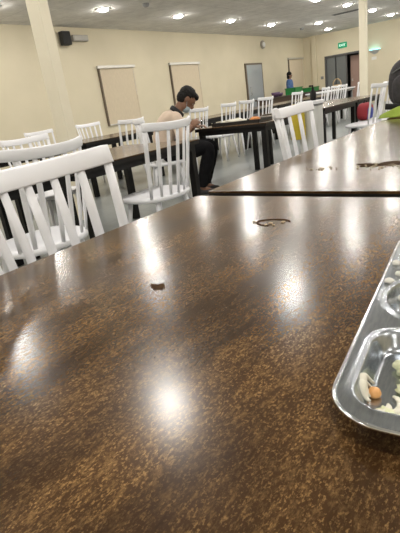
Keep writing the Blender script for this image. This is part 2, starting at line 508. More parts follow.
def make_chair(label):
    t = thing('spindle_chair', label, 'chair', (0, 0, 0), 0, 'white spindle-back chairs')
    # seat: rounded outline, back edge an arc
    out = []
    for k in range(48):
        a = 2*PI*k/48
        c, s = math.cos(a), math.sin(a)
        e = .62 if s > 0 else .8
        out.append((.245*math.copysign(abs(c)**e, c), .225*math.copysign(abs(s)**e, s)))
    b = bmesh.new()
    lev = [(.88, .418), (.985, .424), (1.0, .440), (.985, .456), (.93, .460), (.72, .455), (.4, .449), (.1, .447)]
    rings = [[b.verts.new((x*k, y*k, z)) for x, y in out] for k, z in lev]
    for A, B2 in zip(rings, rings[1:]):
        for i in range(48):
            f = b.faces.new((A[i], A[(i+1) % 48], B2[(i+1) % 48], B2[i])); f.smooth = True
    b.faces.new(rings[0][::-1]); b.faces.new(rings[-1])
    obj('seat', b, WHITE, t)
    for sx in (-1, 1):
        for sy in (-1, 1):
            b = bmesh.new()
            tube(b, [(sx*.150, sy*.135, .43), (sx*.178, sy*.165, .22), (sx*.205, sy*.195, 0)], [.018, .0165, .012], 12)
            obj('leg', b, WHITE, t)
    # back
    amax = R(41)
    base, top = [], []
    for i in range(NSP):
        a = amax*(-1 + 2*i/(NSP-1))
        base.append(Vector((.31*math.sin(a), .095-.31*math.cos(a), .452)))
        top.append(Vector((.355*math.sin(a), .062-.355*math.cos(a), .914+.16*.355*(1-math.cos(a)))))
    for i in range(NSP):
        a = amax*(-1 + 2*i/(NSP-1))
        b = bmesh.new()
        p, q = base[i], top[i]
        m = (p+q)/2
        tube(b, [p, p.lerp(q, .25), m, p.lerp(q, .75), q], [(.0115, .0085), (.0145, .009), (.0155, .009), (.0145, .009), (.0125, .008)], 10, flat=(math.cos(a), math.sin(a), 0))
        obj('spindle', b, WHITE, t)
    b = bmesh.new()
    sec = [(-.011, .899), (.011, .899), (.013, .904), (.010, .947), (.004, .954), (-.004, .954), (-.010, .947), (-.013, .904)]
    N = 28; A1 = R(44)
    rg = []
    for i in range(N+1):
        a = -A1 + 2*A1*i/N
        row = []
        for dr, z in sec:
            rr = .355+dr
            lean = .062 - (z-.90)*.2
            zz = (z if (0 < i < N) else .918+(z-.918)*.93) + .008 + .16*.355*(1-math.cos(a))
            row.append(b.verts.new((rr*math.sin(a), lean - rr*math.cos(a), zz)))
        rg.append(row)
    n = len(sec)
    for A, B2 in zip(rg, rg[1:]):
        for k in range(n):
            f = b.faces.new((A[k], A[(k+1) % n], B2[(k+1) % n], B2[k])); f.smooth = True
    b.faces.new(rg[0][::-1]); b.faces.new(rg[-1])
    bmesh.ops.recalc_face_normals(b, faces=b.faces)
    obj('back_rail', b, WHITE, t)
    return t


chair0 = None


def chair(x, y, rz, label):
    global chair0
    if chair0 is None:
        chair0 = make_chair(label); t = chair0
    else:
        t = copy_tree(chair0); t['label'] = label
    t.location = (x, y, 0); t.rotation_euler = (0, 0, R(rz))
    return t


# rz 0 faces +Y (toward the wall with blinds), 180 faces the viewer's row
chair(.752, .845, 187, 'big white spindle chair across the foreground table, closest to the viewer').scale.x = 1.06
chair(2.56, 2.36, 0, 'white spindle chair with curved back turned to us, before the seated man')
chair(2.50, .94, 183, 'white spindle chair at the spill table, yellow cloth showing behind its spindles')
chair(1.42, 2.25, -2, 'white spindle chair whose curved rail shows behind the closest chair')
chair(2.55, 3.66, 182, 'white spindle chair at the foot of the thick column, facing us')
chair(4.45, 6.15, 180, 'white spindle chair beyond the second row, just past the thick column')
chair(5.45, 6.15, 178, 'small white spindle chair beyond the second row below the first blind')
chair(4.62, 4.72, 3, 'white spindle chair with grey rail in front of the lower edge of the first blind')
mchair = chair(4.19, 3.63, -44-90, 'white spindle chair the man in beige is sitting on')
chair(6.2, 4.72, 0, 'white spindle chair behind the hands of the eating man')
chair(7.08, 4.72, 4, 'white spindle chair just behind the orange food on the far tray')
chair(7.72, 4.72, 0, 'white spindle chair right of the food tray, seat showing under the table')
chair(8.5, 4.72, -6, 'white spindle chair in front of the dark counter with bowls')
chair(9.95, 4.72, 0, 'white spindle chair in front of the green crates')
chair(11.6, 4.72, 5, 'white spindle chair behind the black bottle of the bin')
chair(12.3, 4.72, 0, 'white spindle chair in front of the dark doorway, beside the bottle')
chair(12.95, 4.75, -4, 'white spindle chair in front of the dark doorway toward the column')
chair(13.75, 4.55, 8, 'white spindle chair standing at the foot of the slim column')
chair(14.5, 4.7, -5, 'white spindle chair just behind the slim column foot')
chair(6.86, 2.12, -2, 'white spindle chair beside the charcoal backpack, seen edge-on')
chair(7.40, 2.12, 2, 'white spindle chair holding the red and blue bag')

# ------------------------------------------------------------------ tray and food on the near table
TO = Vector((.372, .146, .75)); TA = math.atan2(.105, .9945)
tray = thing('food_tray', 'stainless steel compartment tray with leftover food on the foreground table', 'tray', TO, TA)
U0, U1, V0, V1 = -.050, .50, 0.0, .36


def rr_sdf(u, v, u0, u1, v0, v1, r):
    cx, cy = (u0+u1)/2, (v0+v1)/2
    qx, qy = abs(u-cx)-(u1-u0)/2+r, abs(v-cy)-(v1-v0)/2+r
    return math.hypot(max(qx, 0), max(qy, 0)) + min(max(qx, qy), 0) - r


def sstep(x):
    x = max(0, min(1, x)); return x*x*(3-2*x)


COMP = [('r', -.027, .132, .015, .165, .036), ('c', .228, .102, .089), ('r', -.027, .132, .185, .345, .036),
        ('r', .155, .475, .20, .345, .036), ('r', .325, .475, .015, .185, .036)]


def tray_h(u, v):
    h = .0245
    for c in COMP:
        if c[0] == 'r':
            s = rr_sdf(u, v, *c[1:])
            h += .0014*math.exp(-(s/.003)**2)
        else:
            s = math.hypot(u-c[1], v-c[2])-c[3]
            h += .005*math.exp(-(s/.004)**2)
        h -= .0215*sstep(-s/.016)
    return h


b = bmesh.new()
st = .003
nu, nv = int((U1-U0)/st)+1, int((V1-V0)/st)+1
grid = {}
for i in range(nu+1):
    for j in range(nv+1):
        u, v = U0+i*st, V0+j*st
        s = rr_sdf(u, v, U0, U1, V0, V1, .052)
        if s > st*1.5: continue
        if s > 0:
            e = 1e-4
            gu = (rr_sdf(u+e, v, U0, U1, V0, V1, .052)-s)/e; gv = (rr_sdf(u, v+e, U0, U1, V0, V1, .052)-s)/e
            u, v = u-gu*s, v-gv*s
        grid[i, j] = b.verts.new((u, -v, tray_h(u, v)))
for (i, j) in list(grid):
    q = [(i, j), (i, j+1), (i+1, j+1), (i+1, j)]
    if all(k in grid for k in q):
        f = b.faces.new([grid[k] for k in q]); f.smooth = True
bmesh.ops.recalc_face_normals(b, faces=b.faces)
to = obj('pressed_body', b, STEEL, tray)
sm = to.modifiers.new('thickness', 'SOLIDIFY'); sm.thickness = .0012
pts = []
for (cu, cv, a0) in ((U1-.052, V0+.052, 270), (U1-.052, V1-.052, 0), (U0+.052, V1-.052, 90), (U0+.052, V0+.052, 180)):
    for k in range(9):
        a = R(a0+k*90/8)
        pts.append((cu+.052*math.cos(a), -(cv+.052*math.sin(a)), .0245))
b = bmesh.new(); tube(b, pts, .0023, 8, closed=True)
obj('rolled_rim', b, RIM, tray)


def ontray(u, v, dz=0):
    return Matrix.Translation(TO) @ Matrix.Rotation(TA, 4, 'Z') @ Vector((u, -v, tray_h(u, v)+dz))


def scrap(name, label, cat, u, v, r, m, seed, group=None, amp=.35, freq=1.6):
    p = ontray(u, v, r[2]*.7)
    b = bmesh.new(); blob(b, (0, 0, 0), r, seed, amp, 3, freq, Matrix.Rotation(seed*1.3, 3, 'Z'))
    return tag(obj(name, b, m, loc=p), label, cat, group)


scrap('carrot_piece', 'round orange carrot piece lying on the onion in the tray', 'vegetable', .024, .0335, (.0068, .0068, .006), CARROT, 1, None, .1)
for k, (u, v, r, rot, lab) in enumerate([(.022, .0335, .0115, 20, 'pale curved onion strip behind the carrot piece'),
                                         (.030, .0335, .0125, 15, 'pale curved onion strip by the corner of the tray compartment'),
                                         (.012, .047, .014, 190, 'pale curved onion strip just right of the carrot piece'),
                                         (.006, .040, .010, 150, 'pale curved onion strip closest to the bottom rim of the tray')]):
    b = bmesh.new()
    c0 = ontray(u, v, .004)
    pp = [ontray(u+r*math.cos(R(rot+a)), v-r*math.sin(R(rot+a)), .0028) - c0 for a in range(0, 170, 17)]
    n = len(pp)
    tube(b, pp, [(.0022*math.sin(PI*(i+.6)/(n+.2))+.0008, .0040*math.sin(PI*(i+.6)/(n+.2))+.0008) for i in range(n)], 8, flat=(0, 0, 1))
    tag(obj('onion_strip', b, ONION, loc=ontray(u, v, .004)), lab, 'vegetable', 'onion strips in the tray')
scrap('cabbage_leaf', 'crumpled pale cabbage shred at the middle of the compartment', 'vegetable', .072, .058, (.017, .010, .009), CABB, 3, None, .7, 2.6)
scrap('cabbage_leaf', 'crumpled pale cabbage shred at the frame edge below the other one', 'vegetable', .040, .066, (.014, .010, .008), CABB, 4, None, .7, 2.6)
scrap('cabbage_leaf', 'flat greenish cabbage shred below the carrot piece', 'vegetable', .000, .050, (.010, .006, .003), CABB, 6, None, .6, 2.2)
for k, (u, v, lab) in enumerate([(.345, .010, 'white rice lump on the tray rim nearest the round bowl'), (.27, .011, 'white rice lump on the tray rim above the bowl'),
                                 (.255, .030, 'white rice lump at the bowl edge'), (.300, .022, 'white rice lump between bowl and tray corner'),
                                 (.235, .060, 'white rice lump inside the round bowl')]):
    scrap('rice_lump', lab, 'food scrap', u, v, (.0075, .006, .004), mat('rice_white', (.66, .64, .58), .5) if k == 0 else bpy.data.materials['rice_white'], 10+k, 'rice lumps on the tray', .25)
scrap('curry_remnant', 'yellowish food remnant in the round bowl of the tray', 'food scrap', .205, .075, (.030, .022, .004), noisy('curry', (.42, .27, .10), (.55, .42, .2), 80, .35), 21, None, .5)

# spills and crumbs on the tables
def flat_blob(name, x, y, rx, ry, rot, m, label, cat, seed):
    b = bmesh.new(); N = 64; o = []
    for k in range(N):
        a = 2*PI*k/N
        q = 1+.8*noise.noise(Vector((math.cos(a)*2.6, math.sin(a)*2.6, seed*2.3)))
        px, py = rx*q*math.cos(a), ry*q*math.sin(a)
        o.append((px*math.cos(rot)-py*math.sin(rot), px*math.sin(rot)+py*math.cos(rot)))
    prism(b, o, .0002, .0012)
    return tag(obj(name, b, m, loc=(x, y, .75)), label, cat)


flat_blob('food_spill', 1.775, .455, .042, .088, R(8), SPILL, 'brown dried food spill on the second table top', 'spill', 3)
flat_blob('food_stain', .556, .552, .011, .016, R(-20), SPILL, 'small brown food speck in the middle of the foreground table', 'stain', 5)
b = bmesh.new()
pp = [(.028*math.cos(R(a)), .045*math.sin(R(a)), .001+.0006*math.sin(a)) for a in range(-60, 190, 12)]
tube(b, pp, [.0010+.0010*abs(math.sin(i*1.7)) for i in range(len(pp))], 6)
tag(obj('sauce_ring', b, SPILL, loc=(.985, .53, .75)), 'thin broken ring of dried sauce near the joint of the foreground table', 'stain')


def crumbs(x, y, sx, sy, n, label, seed):
    rnd = random.Random(seed); b = bmesh.new()
    for k in range(n):
        a = rnd.random()*6.28; s = rnd.uniform(.002, .005)
        blob(b, (rnd.gauss(0, sx), rnd.gauss(0, sy), s*.45), (s*1.6, s*.8, s*.6), k, .2, 1, 1.5, Matrix.Rotation(a, 3, 'Z'))
    tag(obj('crumbs', b, RICE, loc=(x, y, .75)), label, 'crumbs', None, 'stuff')


crumbs(1.73, .48, .025, .09, 36, 'scattered rice crumbs around the dried spill on the second table', 2)
crumbs(1.71, .70, .02, .025, 16, 'little patch of crumbs on the second table above the chair side', 4)
crumbs(.985, .53, .015, .03, 6, 'few crumbs on the dried sauce ring', 6)


# ------------------------------------------------------------------ people
def evaluated(me, mods):
    o = bpy.data.objects.new('work', me); C.objects.link(o)
    for kind, kw in mods:
        md = o.modifiers.new(kind, kind)
        for k, v in kw.items(): setattr(md, k, v)
    bpy.context.view_layer.update()
    r = bpy.data.meshes.new_from_object(o.evaluated_get(bpy.context.evaluated_depsgraph_get()))
    bpy.data.objects.remove(o)
    return r


def skin(joints, edges, root, sub=2):
    names = list(joints); idx = {n: i for i, n in enumerate(names)}
    me = bpy.data.meshes.new('skel')
    me.from_pydata([tuple(joints[n][0]) for n in names], [(idx[a], idx[b2]) for a, b2 in edges], [])
    o = bpy.data.objects.new('work', me); C.objects.link(o)
    o.modifiers.new('s', 'SKIN')
    for i, n in enumerate(names):
        r = joints[n][1]; r = r if isinstance(r, tuple) else (r, r)
        sv = me.skin_vertices[0].data[i]; sv.radius = r; sv.use_root = (n == root)
    ss = o.modifiers.new('ss', 'SUBSURF'); ss.levels = sub; ss.render_levels = sub
    bpy.context.view_layer.update()
    r = bpy.data.meshes.new_from_object(o.evaluated_get(bpy.context.evaluated_depsgraph_get()))
    bpy.data.objects.remove(o)
    return r


def fused(meshes, voxel, smooth=3):
    bm = bmesh.new()
    for m in meshes: bm.from_mesh(m)
    me = bpy.data.meshes.new('f'); bm.to_mesh(me); bm.free()
    return evaluated(me, [('REMESH', dict(mode='VOXEL', voxel_size=voxel)), ('SMOOTH', dict(iterations=smooth, factor=.5))])


def mesh_obj(name, me, m, parent):
    me.materials.clear(); me.materials.append(m); me.name = name
    for p in me.polygons: p.use_smooth = True; p.material_index = 0
    o = bpy.data.objects.new(name, me); C.objects.link(o); o.parent = parent
    o.matrix_parent_inverse = parent.matrix_world.inverted() if parent else Matrix()
    return o


def ell(c, r, frame, sub=3, cut=None):
    """ellipsoid mesh with axes frame=(x,y,z)"""
    bm = bmesh.new(); bmesh.ops.create_icosphere(bm, subdivisions=sub, radius=1)
    if cut:
        bmesh.ops.delete(bm, geom=[v for v in bm.verts if not cut(v.co)], context='VERTS')
    for v in bm.verts:
        q = v.co; v.co = Vector(c) + frame[0]*q.x*r[0] + frame[1]*q.y*r[1] + frame[2]*q.z*r[2]
    me = bpy.data.meshes.new('e'); bm.to_mesh(me); bm.free(); return me


def head_parts(c, f, l, u, s=1.0):
    """face forward f, left l, up u. Returns list of meshes for skull, jaw, nose, ears"""
    F = (f, l, u)
    g = lambda a, b2, z: c + f*a*s + l*b2*s + u*z*s
    return [ell(g(-.008, 0, .022), (.098*s, .077*s, .100*s), F), ell(g(.030, 0, -.055), (.062*s, .056*s, .068*s), F),
            ell(g(.100, 0, -.020), (.020*s, .013*s, .024*s), F, 2), ell(g(.088, 0, .008), (.012*s, .010*s, .026*s), F, 2),
            ell(g(.078, 0, .028), (.016*s, .05*s, .010*s), F, 2), ell(g(.082, 0, -.062), (.012*s, .024*s, .008*s), F, 2),
            ell(g(.072, 0, -.098), (.02*s, .022*s, .016*s), F, 2),
            ell(g(-.005, .078, -.008), (.022*s, .010*s, .034*s), F, 2), ell(g(-.005, -.078, -.008), (.022*s, .010*s, .034*s), F, 2)]


def hand_mesh(wrist, d, n, thumb, curl=.6, s=1.0):
    """d: direction of the fingers, n: palm-facing normal, thumb: +1/-1 side"""
    d = d.normalized(); n = (n - d*n.dot(d)).normalized(); w = d.cross(n)*thumb
    out = []
    J = {'w': (wrist, (.026*s, .020*s)), 'p1': (wrist+d*.045*s, (.036*s, .016*s)), 'p2': (wrist+d*.085*s, (.038*s, .014*s))}
    out.append(ell(wrist+d*.045*s, (.055*s, .042*s, .016*s), (d, w, n), 3))
    for k, (off, L) in enumerate(((.030, .075), (.010, .085), (-.010, .078), (-.030, .060))):
        p = wrist + d*.080*s + w*off*s
        pts = {'a': (p-d*.025*s, .0095*s), 'b': (p, .0095*s)}
        q, a = p, 0
        for i, fr in enumerate((.45, .32, .23)):
            a += curl*(.5+.25*i)
            q = q + (d*math.cos(a)+n*math.sin(a))*L*fr*s
            pts['c%d' % i] = (q, (.0090-.0012*i)*s)
        out.append(skin(pts, [('a', 'b'), ('b', 'c0'), ('c0', 'c1'), ('c1', 'c2')], 'a', 1))
    p = wrist + d*.025*s + w*.028*s
    t1 = p + (d*.6+w*.75+n*.25).normalized()*.04*s; t2 = t1 + (d*.8+w*.2+n*.55).normalized()*.032*s
    t3 = t2 + (d*.85-w*.1+n*.5).normalized()*.024*s
    out.append(skin({'a': (p-w*.02*s, .012*s), 'b': (t1, .0115*s), 'c': (t2, .010*s), 'd': (t3, .008*s)}, [('a', 'b'), ('b', 'c'), ('c', 'd')], 'a', 1))
    return out


Z = Vector((0, 0, 1))
# --- seated man, bending over his food
man = thing('person', 'seated man in a beige shirt and black trousers bending over his food', 'person', (4.35, 3.5, 0))
bpy.context.view_layer.update()
fa = R(-44)
mf = Vector((math.cos(fa), math.sin(fa), 0)); ml = Vector((-mf.y, mf.x, 0))   # forward, left (away from the viewer)
hip = Vector((4.16, 3.66, .53))
G = lambda a, b2, z: hip + mf*a + ml*b2 + Z*z
neck = G(.27, 0, .475)
hc = G(.395, 0, .575)                                    # head centre
ha = R(-52)                                            # head pitched down
hf = (mf*math.cos(ha) + Z*math.sin(ha)).normalized(); hu = (-mf*math.sin(ha) + Z*math.cos(ha)).normalized()
shR, shL = G(.215, -.185, .405), G(.215, .185, .405)
elR, elL = G(.24, -.245, .135), G(.28, .245, .165)
wrR, wrL = G(.385, -.13, .29), G(.46, .10, .25)
J = {'hip': (G(.03, 0, 0), (.145, .115)), 'waist': (G(.01, 0, .16), (.145, .13)), 'chest': (G(.115, 0, .32), (.16, .14)),
     'neckb': (G(.235, 0, .43), (.075, .07)), 'neck': (G(.295, 0, .50), (.053, .055)), 'headb': (hc-hu*.03-hf*.02, (.055, .06)),
     'shR': (shR, .066), 'shL': (shL, .066), 'elR': (elR, .045), 'elL': (elL, .045), 'wrR': (wrR, .028), 'wrL': (wrL, .028),
     'hR': (G(.10, -.10, -.01), .09), 'hL': (G(.10, .10, -.01), .09),
     'knR': (G(.56, -.20, .03), .072), 'knL': (G(.64, .02, .03), .072),
     'anR': (G(.40, -.20, -.44), .045), 'anL': (G(.48, .0, -.44), .045),
     'toR': (G(.52, -.21, -.49), .032), 'toL': (G(.60, .0, -.49), .032)}
ED = [('hip', 'waist'), ('waist', 'chest'), ('chest', 'neckb'), ('neckb', 'neck'), ('neck', 'headb'), ('chest', 'shR'), ('chest', 'shL'),
      ('shR', 'elR'), ('elR', 'wrR'), ('shL', 'elL'), ('elL', 'wrL'), ('hip', 'hR'), ('hip', 'hL'), ('hR', 'knR'), ('hL', 'knL'),
      ('knR', 'anR'), ('knL', 'anL'), ('anR', 'toR'), ('anL', 'toL')]
body = [skin(J, ED, 'hip')] + head_parts(hc, hf, ml, hu, 1.06)
hdR = (mf*.85 + ml*.3 + Z*.35); hdL = (mf*.9 - ml*.35 + Z*.1)
body += hand_mesh(wrR, hdR, -Z*.4 + ml, -1, .75) + hand_mesh(wrL, hdL, -Z, -1, .6)


def garment(me, J, edges, keep, off, th=.006):
    """cloth over the part of a body whose nearest bones are in keep {edge: (from, to)}"""
    bones = [(e, J[e[0]][0], J[e[1]][0]) for e in edges]
    rad = lambda n: max(J[n][1]) if isinstance(J[n][1], tuple) else J[n][1]
    bm = bmesh.new(); bm.from_mesh(me); bm.normal_update()
    inside = {}
    for v in bm.verts:
        best = None
        for e, a, c in bones:
            ab = c-a; q = max(0, min(1, (v.co-a).dot(ab)/ab.length_squared))
            dd = (v.co-(a+ab*q)).length - (rad(e[0])*(1-q)+rad(e[1])*q)*.9
            if best is None or dd < best[0]: best = (dd, e, q)
        e, q = best[1], best[2]
        inside[v] = e in keep and keep[e][0]-1e-6 <= q <= keep[e][1]+1e-6
    bmesh.ops.delete(bm, geom=[f for f in bm.faces if not all(inside[v] for v in f.verts)], context='FACES')
    bmesh.ops.delete(bm, geom=[v for v in bm.verts if not v.link_faces], context='VERTS')
    for _ in range(4): bmesh.ops.smooth_vert(bm, verts=bm.verts, factor=.5, use_axis_x=True, use_axis_y=True, use_axis_z=True)
    bm.normal_update()
    for v in bm.verts:
        v.co += v.normal*(off + .006*noise.noise(v.co*14))
    r = bpy.data.meshes.new('g'); bm.to_mesh(r); bm.free()
    return evaluated(r, [('SOLIDIFY', dict(thickness=th, offset=-1))])


bme = fused(body, .0065, 2)
SH = {e: (0, 1) for e in (('hip', 'waist'), ('waist', 'chest'), ('chest', 'shR'), ('chest', 'shL'), ('shR', 'elR'), ('shL', 'elL'))}
SH[('chest', 'neckb')] = (0, 1); SH[('elR', 'wrR')] = (0, .5); SH[('elL', 'wrL')] = (0, .5)
TR = {e: (0, 1) for e in (('hip', 'hR'), ('hip', 'hL'), ('hR', 'knR'), ('hL', 'knL'))}
TR[('hip', 'waist')] = (0, .25); TR[('knR', 'anR')] = (0, .97); TR[('knL', 'anL')] = (0, .97)
mesh_obj('shirt', garment(bme, J, ED, SH, .018), SHIRT, man)
mesh_obj('trousers', garment(bme, J, ED, TR, .024), TROUS, man)
mesh_obj('body', bme, SKIN, man)
b = bmesh.new()
cc = G(.258, 0, .455); cn = (neck-G(.115, 0, .32)).normalized(); cx = ml; cy = cn.cross(cx)
tube(b, [cc + cx*.080*math.cos(2*PI*i/20) + cy*.080*math.sin(2*PI*i/20) for i in range(20)], (.028, .012), 8, closed=True, flat=cn)
me = bpy.data.meshes.new('collar'); b.to_mesh(me); b.free()
mesh_obj('collar', me, UNDER, man)
for a, t2 in (('anR', 'toR'), ('anL', 'toL')):
    A = J[a][0].copy(); T = J[t2][0].copy(); d = (T-A); d.z = 0; d.normalize()
    A.z = .075; h0 = A - d*.05; h0.z = .045
    me = skin({'a': (h0, (.040, .040)), 'b': (A + d*.03 - Z*.02, (.046, .046)), 'c': (A+d*.12-Z*.038, (.046, .034)), 'd': (A+d*.185-Z*.045, (.036, .026))}, [('a', 'b'), ('b', 'c'), ('c', 'd')], 'b', 2)
    so = mesh_obj('shoe', me, SHOE, man)
    b = bmesh.new(); w = d.cross(Z)
    o = [A - d*.085 + d*.285*(.5-.5*math.cos(PI*i/12)) + w*.046*math.sin(PI*min(1, (i+.4)/12.4))**.45 for i in range(13)]
    o += [A - d*.085 + d*.285*(.5-.5*math.cos(PI*i/12)) - w*.046*math.sin(PI*min(1, (i+.4)/12.4))**.45 for i in range(12, -1, -1)]
    prism(b, [(p.x, p.y) for p in o], .0, .018)
    me = bpy.data.meshes.new('sole'); b.to_mesh(me); b.free(); mesh_obj('shoe_sole', me, SOLE, so)
# hair: thick cap over skull
F = (hf, ml, hu)
hair = [ell(hc - hf*.022 + hu*.040, (.108, .088, .098), F, 4, lambda q: q.z > -.25 or q.x < -.15),
        ell(hc - hf*.050 - hu*.005, (.072, .082, .090), F, 3), ell(hc + hf*.045 + hu*.085, (.055, .066, .040), F, 3)]
hm = fused([ell(hc - hf*.026 + hu*.045, (.106, .088, .094), F, 4)] + hair[1:], .008, 1)
for v in hm.vertices:
    v.co += (v.co-hc).normalized()*.006*noise.noise(v.co*60)
mesh_obj('hair', hm, HAIR, man)
me = ell(hc + hf*.052 - hu*.082, (.058, .062, .050), F, 4, lambda q: q.x > -.15)
mk = mesh_obj('face_mask', me, MASKM, man)
for s in (1, -1):
    b = bmesh.new(); e0 = hc + ml*s*.060 + hf*.05 - hu*.075; e1 = hc + ml*s*.080 - hf*.012 - hu*.004
    tube(b, [e0, e0.lerp(e1, .5)+ml*s*.012, e1+ml*s*.004], .0018, 6)
    me = bpy.data.meshes.new('loop'); b.to_mesh(me); b.free(); mesh_obj('mask_loop', me, MASKM, mk)
    mesh_obj('eye', ell(hc + hf*.083 + ml*s*.031 + hu*.006, (.008, .013, .007), F, 2), EYEW, man)
    mesh_obj('eyebrow', ell(hc + hf*.091 + ml*s*.032 + hu*.030, (.006, .020, .004), F, 2), HAIR, man)
mesh_obj('mouth', ell(hc + hf*.094 - hu*.060, (.004, .020, .005), F, 2), LIP, man)

# --- far person standing by the blind
fp = thing('person', 'standing person in a blue top with dark hair by the far blind', 'person', (18.55, 8.72, 0))
bpy.context.view_layer.update()
pf = Vector((.2, -.98, 0)).normalized(); pl = Vector((-pf.y, pf.x, 0)); o0 = Vector((18.55, 8.72, 0))
G = lambda a, b2, z: o0 + pf*a + pl*b2 + Z*z
J = {'hip': (G(0, 0, .92), (.15, .11)), 'waist': (G(0, 0, 1.08), (.125, .10)), 'chest': (G(0, 0, 1.27), (.155, .11)), 'nk': (G(0, 0, 1.43), .055),
     'hd': (G(.01, 0, 1.50), .055), 'sR': (G(0, -.18, 1.36), .06), 'sL': (G(0, .18, 1.36), .06), 'eR': (G(.02, -.24, 1.10), .042), 'eL': (G(.02, .24, 1.10), .042),
     'wR': (G(.2, -.17, .98), .03), 'wL': (G(.2, .17, .98), .03), 'hR': (G(0, -.09, .86), .09), 'hL': (G(0, .09, .86), .09),
     'kR': (G(.01, -.1, .48), .06), 'kL': (G(.01, .1, .48), .06), 'aR': (G(-.01, -.1, .08), .042), 'aL': (G(-.01, .1, .08), .042),
     'tR': (G(.14, -.11, .035), .034), 'tL': (G(.14, .11, .035), .034)}
ED = [('hip', 'waist'), ('waist', 'chest'), ('chest', 'nk'), ('nk', 'hd'), ('chest', 'sR'), ('chest', 'sL'), ('sR', 'eR'), ('eR', 'wR'), ('sL', 'eL'), ('eL', 'wL'),
      ('hip', 'hR'), ('hip', 'hL'), ('hR', 'kR'), ('kR', 'aR'), ('aR', 'tR'), ('hL', 'kL'), ('kL', 'aL'), ('aL', 'tL')]
hc = G(.02, 0, 1.58)
body = [skin(J, ED, 'hip')] + head_parts(hc, pf, pl, Z, .95) + hand_mesh(J['wR'][0], pf, -Z, -1, .4) + hand_mesh(J['wL'][0], pf, -Z, 1, .4)
mesh_obj('body', fused(body, .009, 2), SKIN2, fp)
JS = {n: (J[n][0], tuple(x*1.42 for x in (J[n][1] if isinstance(J[n][1], tuple) else (J[n][1],)*2))) for n in ('hip', 'waist', 'chest', 'sR', 'sL', 'eR', 'eL')}
JS['cR'] = (J['eR'][0].lerp(J['wR'][0], .7), .045); JS['cL'] = (J['eL'][0].lerp(J['wL'][0], .7), .045); JS['nk'] = (G(0, 0, 1.39), .075)
mesh_obj('shirt', fused([skin(JS, [('hip', 'waist'), ('waist', 'chest'), ('chest', 'nk'), ('chest', 'sR'), ('chest', 'sL'), ('sR', 'eR'), ('sL', 'eL'), ('eR', 'cR'), ('eL', 'cL')], 'hip')], .014), BLUE, fp)
JT = {'hip': (G(0, 0, .88), (.165, .125)), 'hR': (G(0, -.09, .82), .10), 'hL': (G(0, .09, .82), .10), 'kR': (J['kR'][0], .075), 'kL': (J['kL'][0], .075), 'aR': (J['aR'][0], .065), 'aL': (J['aL'][0], .065)}
mesh_obj('trousers', fused([skin(JT, [('hip', 'hR'), ('hip', 'hL'), ('hR', 'kR'), ('hL', 'kL'), ('kR', 'aR'), ('kL', 'aL')], 'hip')], .014), NAVY, fp)
mesh_obj('hair', fused([ell(hc - pf*.02 + Z*.04, (.108, .092, .10), (pf, pl, Z), 3), ell(hc - pf*.055 - Z*.06, (.07, .09, .11), (pf, pl, Z), 3)], .012), HAIR, fp)
for s in (1, -1):
    mesh_obj('eye', ell(hc + pf*.085 + pl*s*.03 + Z*.004, (.008, .012, .006), (pf, pl, Z), 2), EYEW, fp)

# ------------------------------------------------------------------ things on and around the tables
# the man's food tray
t = thing('food_tray', 'dark food tray on the table in front of the seated man', 'tray', (4.90, 2.99, .75), 0)
b = bmesh.new(); box(b, (-.16, -.36, .0), (.16, .30, .012), .004)
for lo, hi in (((-.16, -.36, .01), (-.15, .30, .035)), ((.15, -.36, .01), (.16, .30, .035)), ((-.16, -.36, .01), (.16, -.35, .035)), ((-.16, .29, .01), (.16, .30, .035))):
    box(b, lo, hi)
obj('body', b, mat('tray_black', (.015, .013, .012), .5), t)
tag(obj('rice_portion', blob(bmesh.new(), (0, 0, .012), (.085, .15, .025), 3, .4, 3, 2.2), mat('rice', (.75, .72, .62), .7), loc=(4.88, 3.05, .772)), 'white rice portion in the tray of the seated man', 'rice', None, 'stuff')
tag(obj('curry_portion', blob(bmesh.new(), (0, 0, .012), (.06, .06, .026), 5, .4, 3, 2.2), ORANGE, loc=(4.88, 2.76, .772)), 'orange curry portion in the tray of the seated man', 'food')
# spoon in his hand
b = bmesh.new(); tube(b, [wrR + hdR.normalized()*.10, wrR + hdR.normalized()*.13 + mf*.06 - Z*.03], .003, 6)
blob(b, wrR + hdR.normalized()*.13 + mf*.075 - Z*.037, (.02, .014, .005), 1, 0)
tag(obj('spoon', b, RIM), 'small steel spoon held by the seated man', 'spoon')

# pale bin with lid and bottle
t = thing('pedal_bin', 'pale grey bin with a flat white lid standing beside the brown tables', 'bin', (4.95, 2.10, 0))
b = bmesh.new()
out = [(.115*math.copysign(abs(math.cos(a))**.5, math.cos(a)), .115*math.copysign(abs(math.sin(a))**.5, math.sin(a))) for a in [2*PI*k/32 for k in range(32)]]
prism(b, out, .0, .85); obj('body', b, BINM, t)
b = bmesh.new(); prism(b, [(x*1.12, y*1.12) for x, y in out], .872, .905); obj('lid', b, WHITE, t)
b = bmesh.new(); prism(b, [(x*1.02, y*1.02) for x, y in out], .85, .872); obj('rim', b, GREYP, t)
t = thing('pump_bottle', 'black pump bottle standing on the white bin lid', 'bottle', (4.99, 2.08, .905))
b = bmesh.new(); lathe(b, [(.03, 0), (.034, .02), (.034, .09), (.014, .11), (.014, .125)], n=18); obj('body', b, BLACK, t)
b = bmesh.new(); tube(b, [(0, 0, .12), (0, 0, .15), (-.045, .02, .15)], .009, 8); obj('pump', b, BLACK, t)

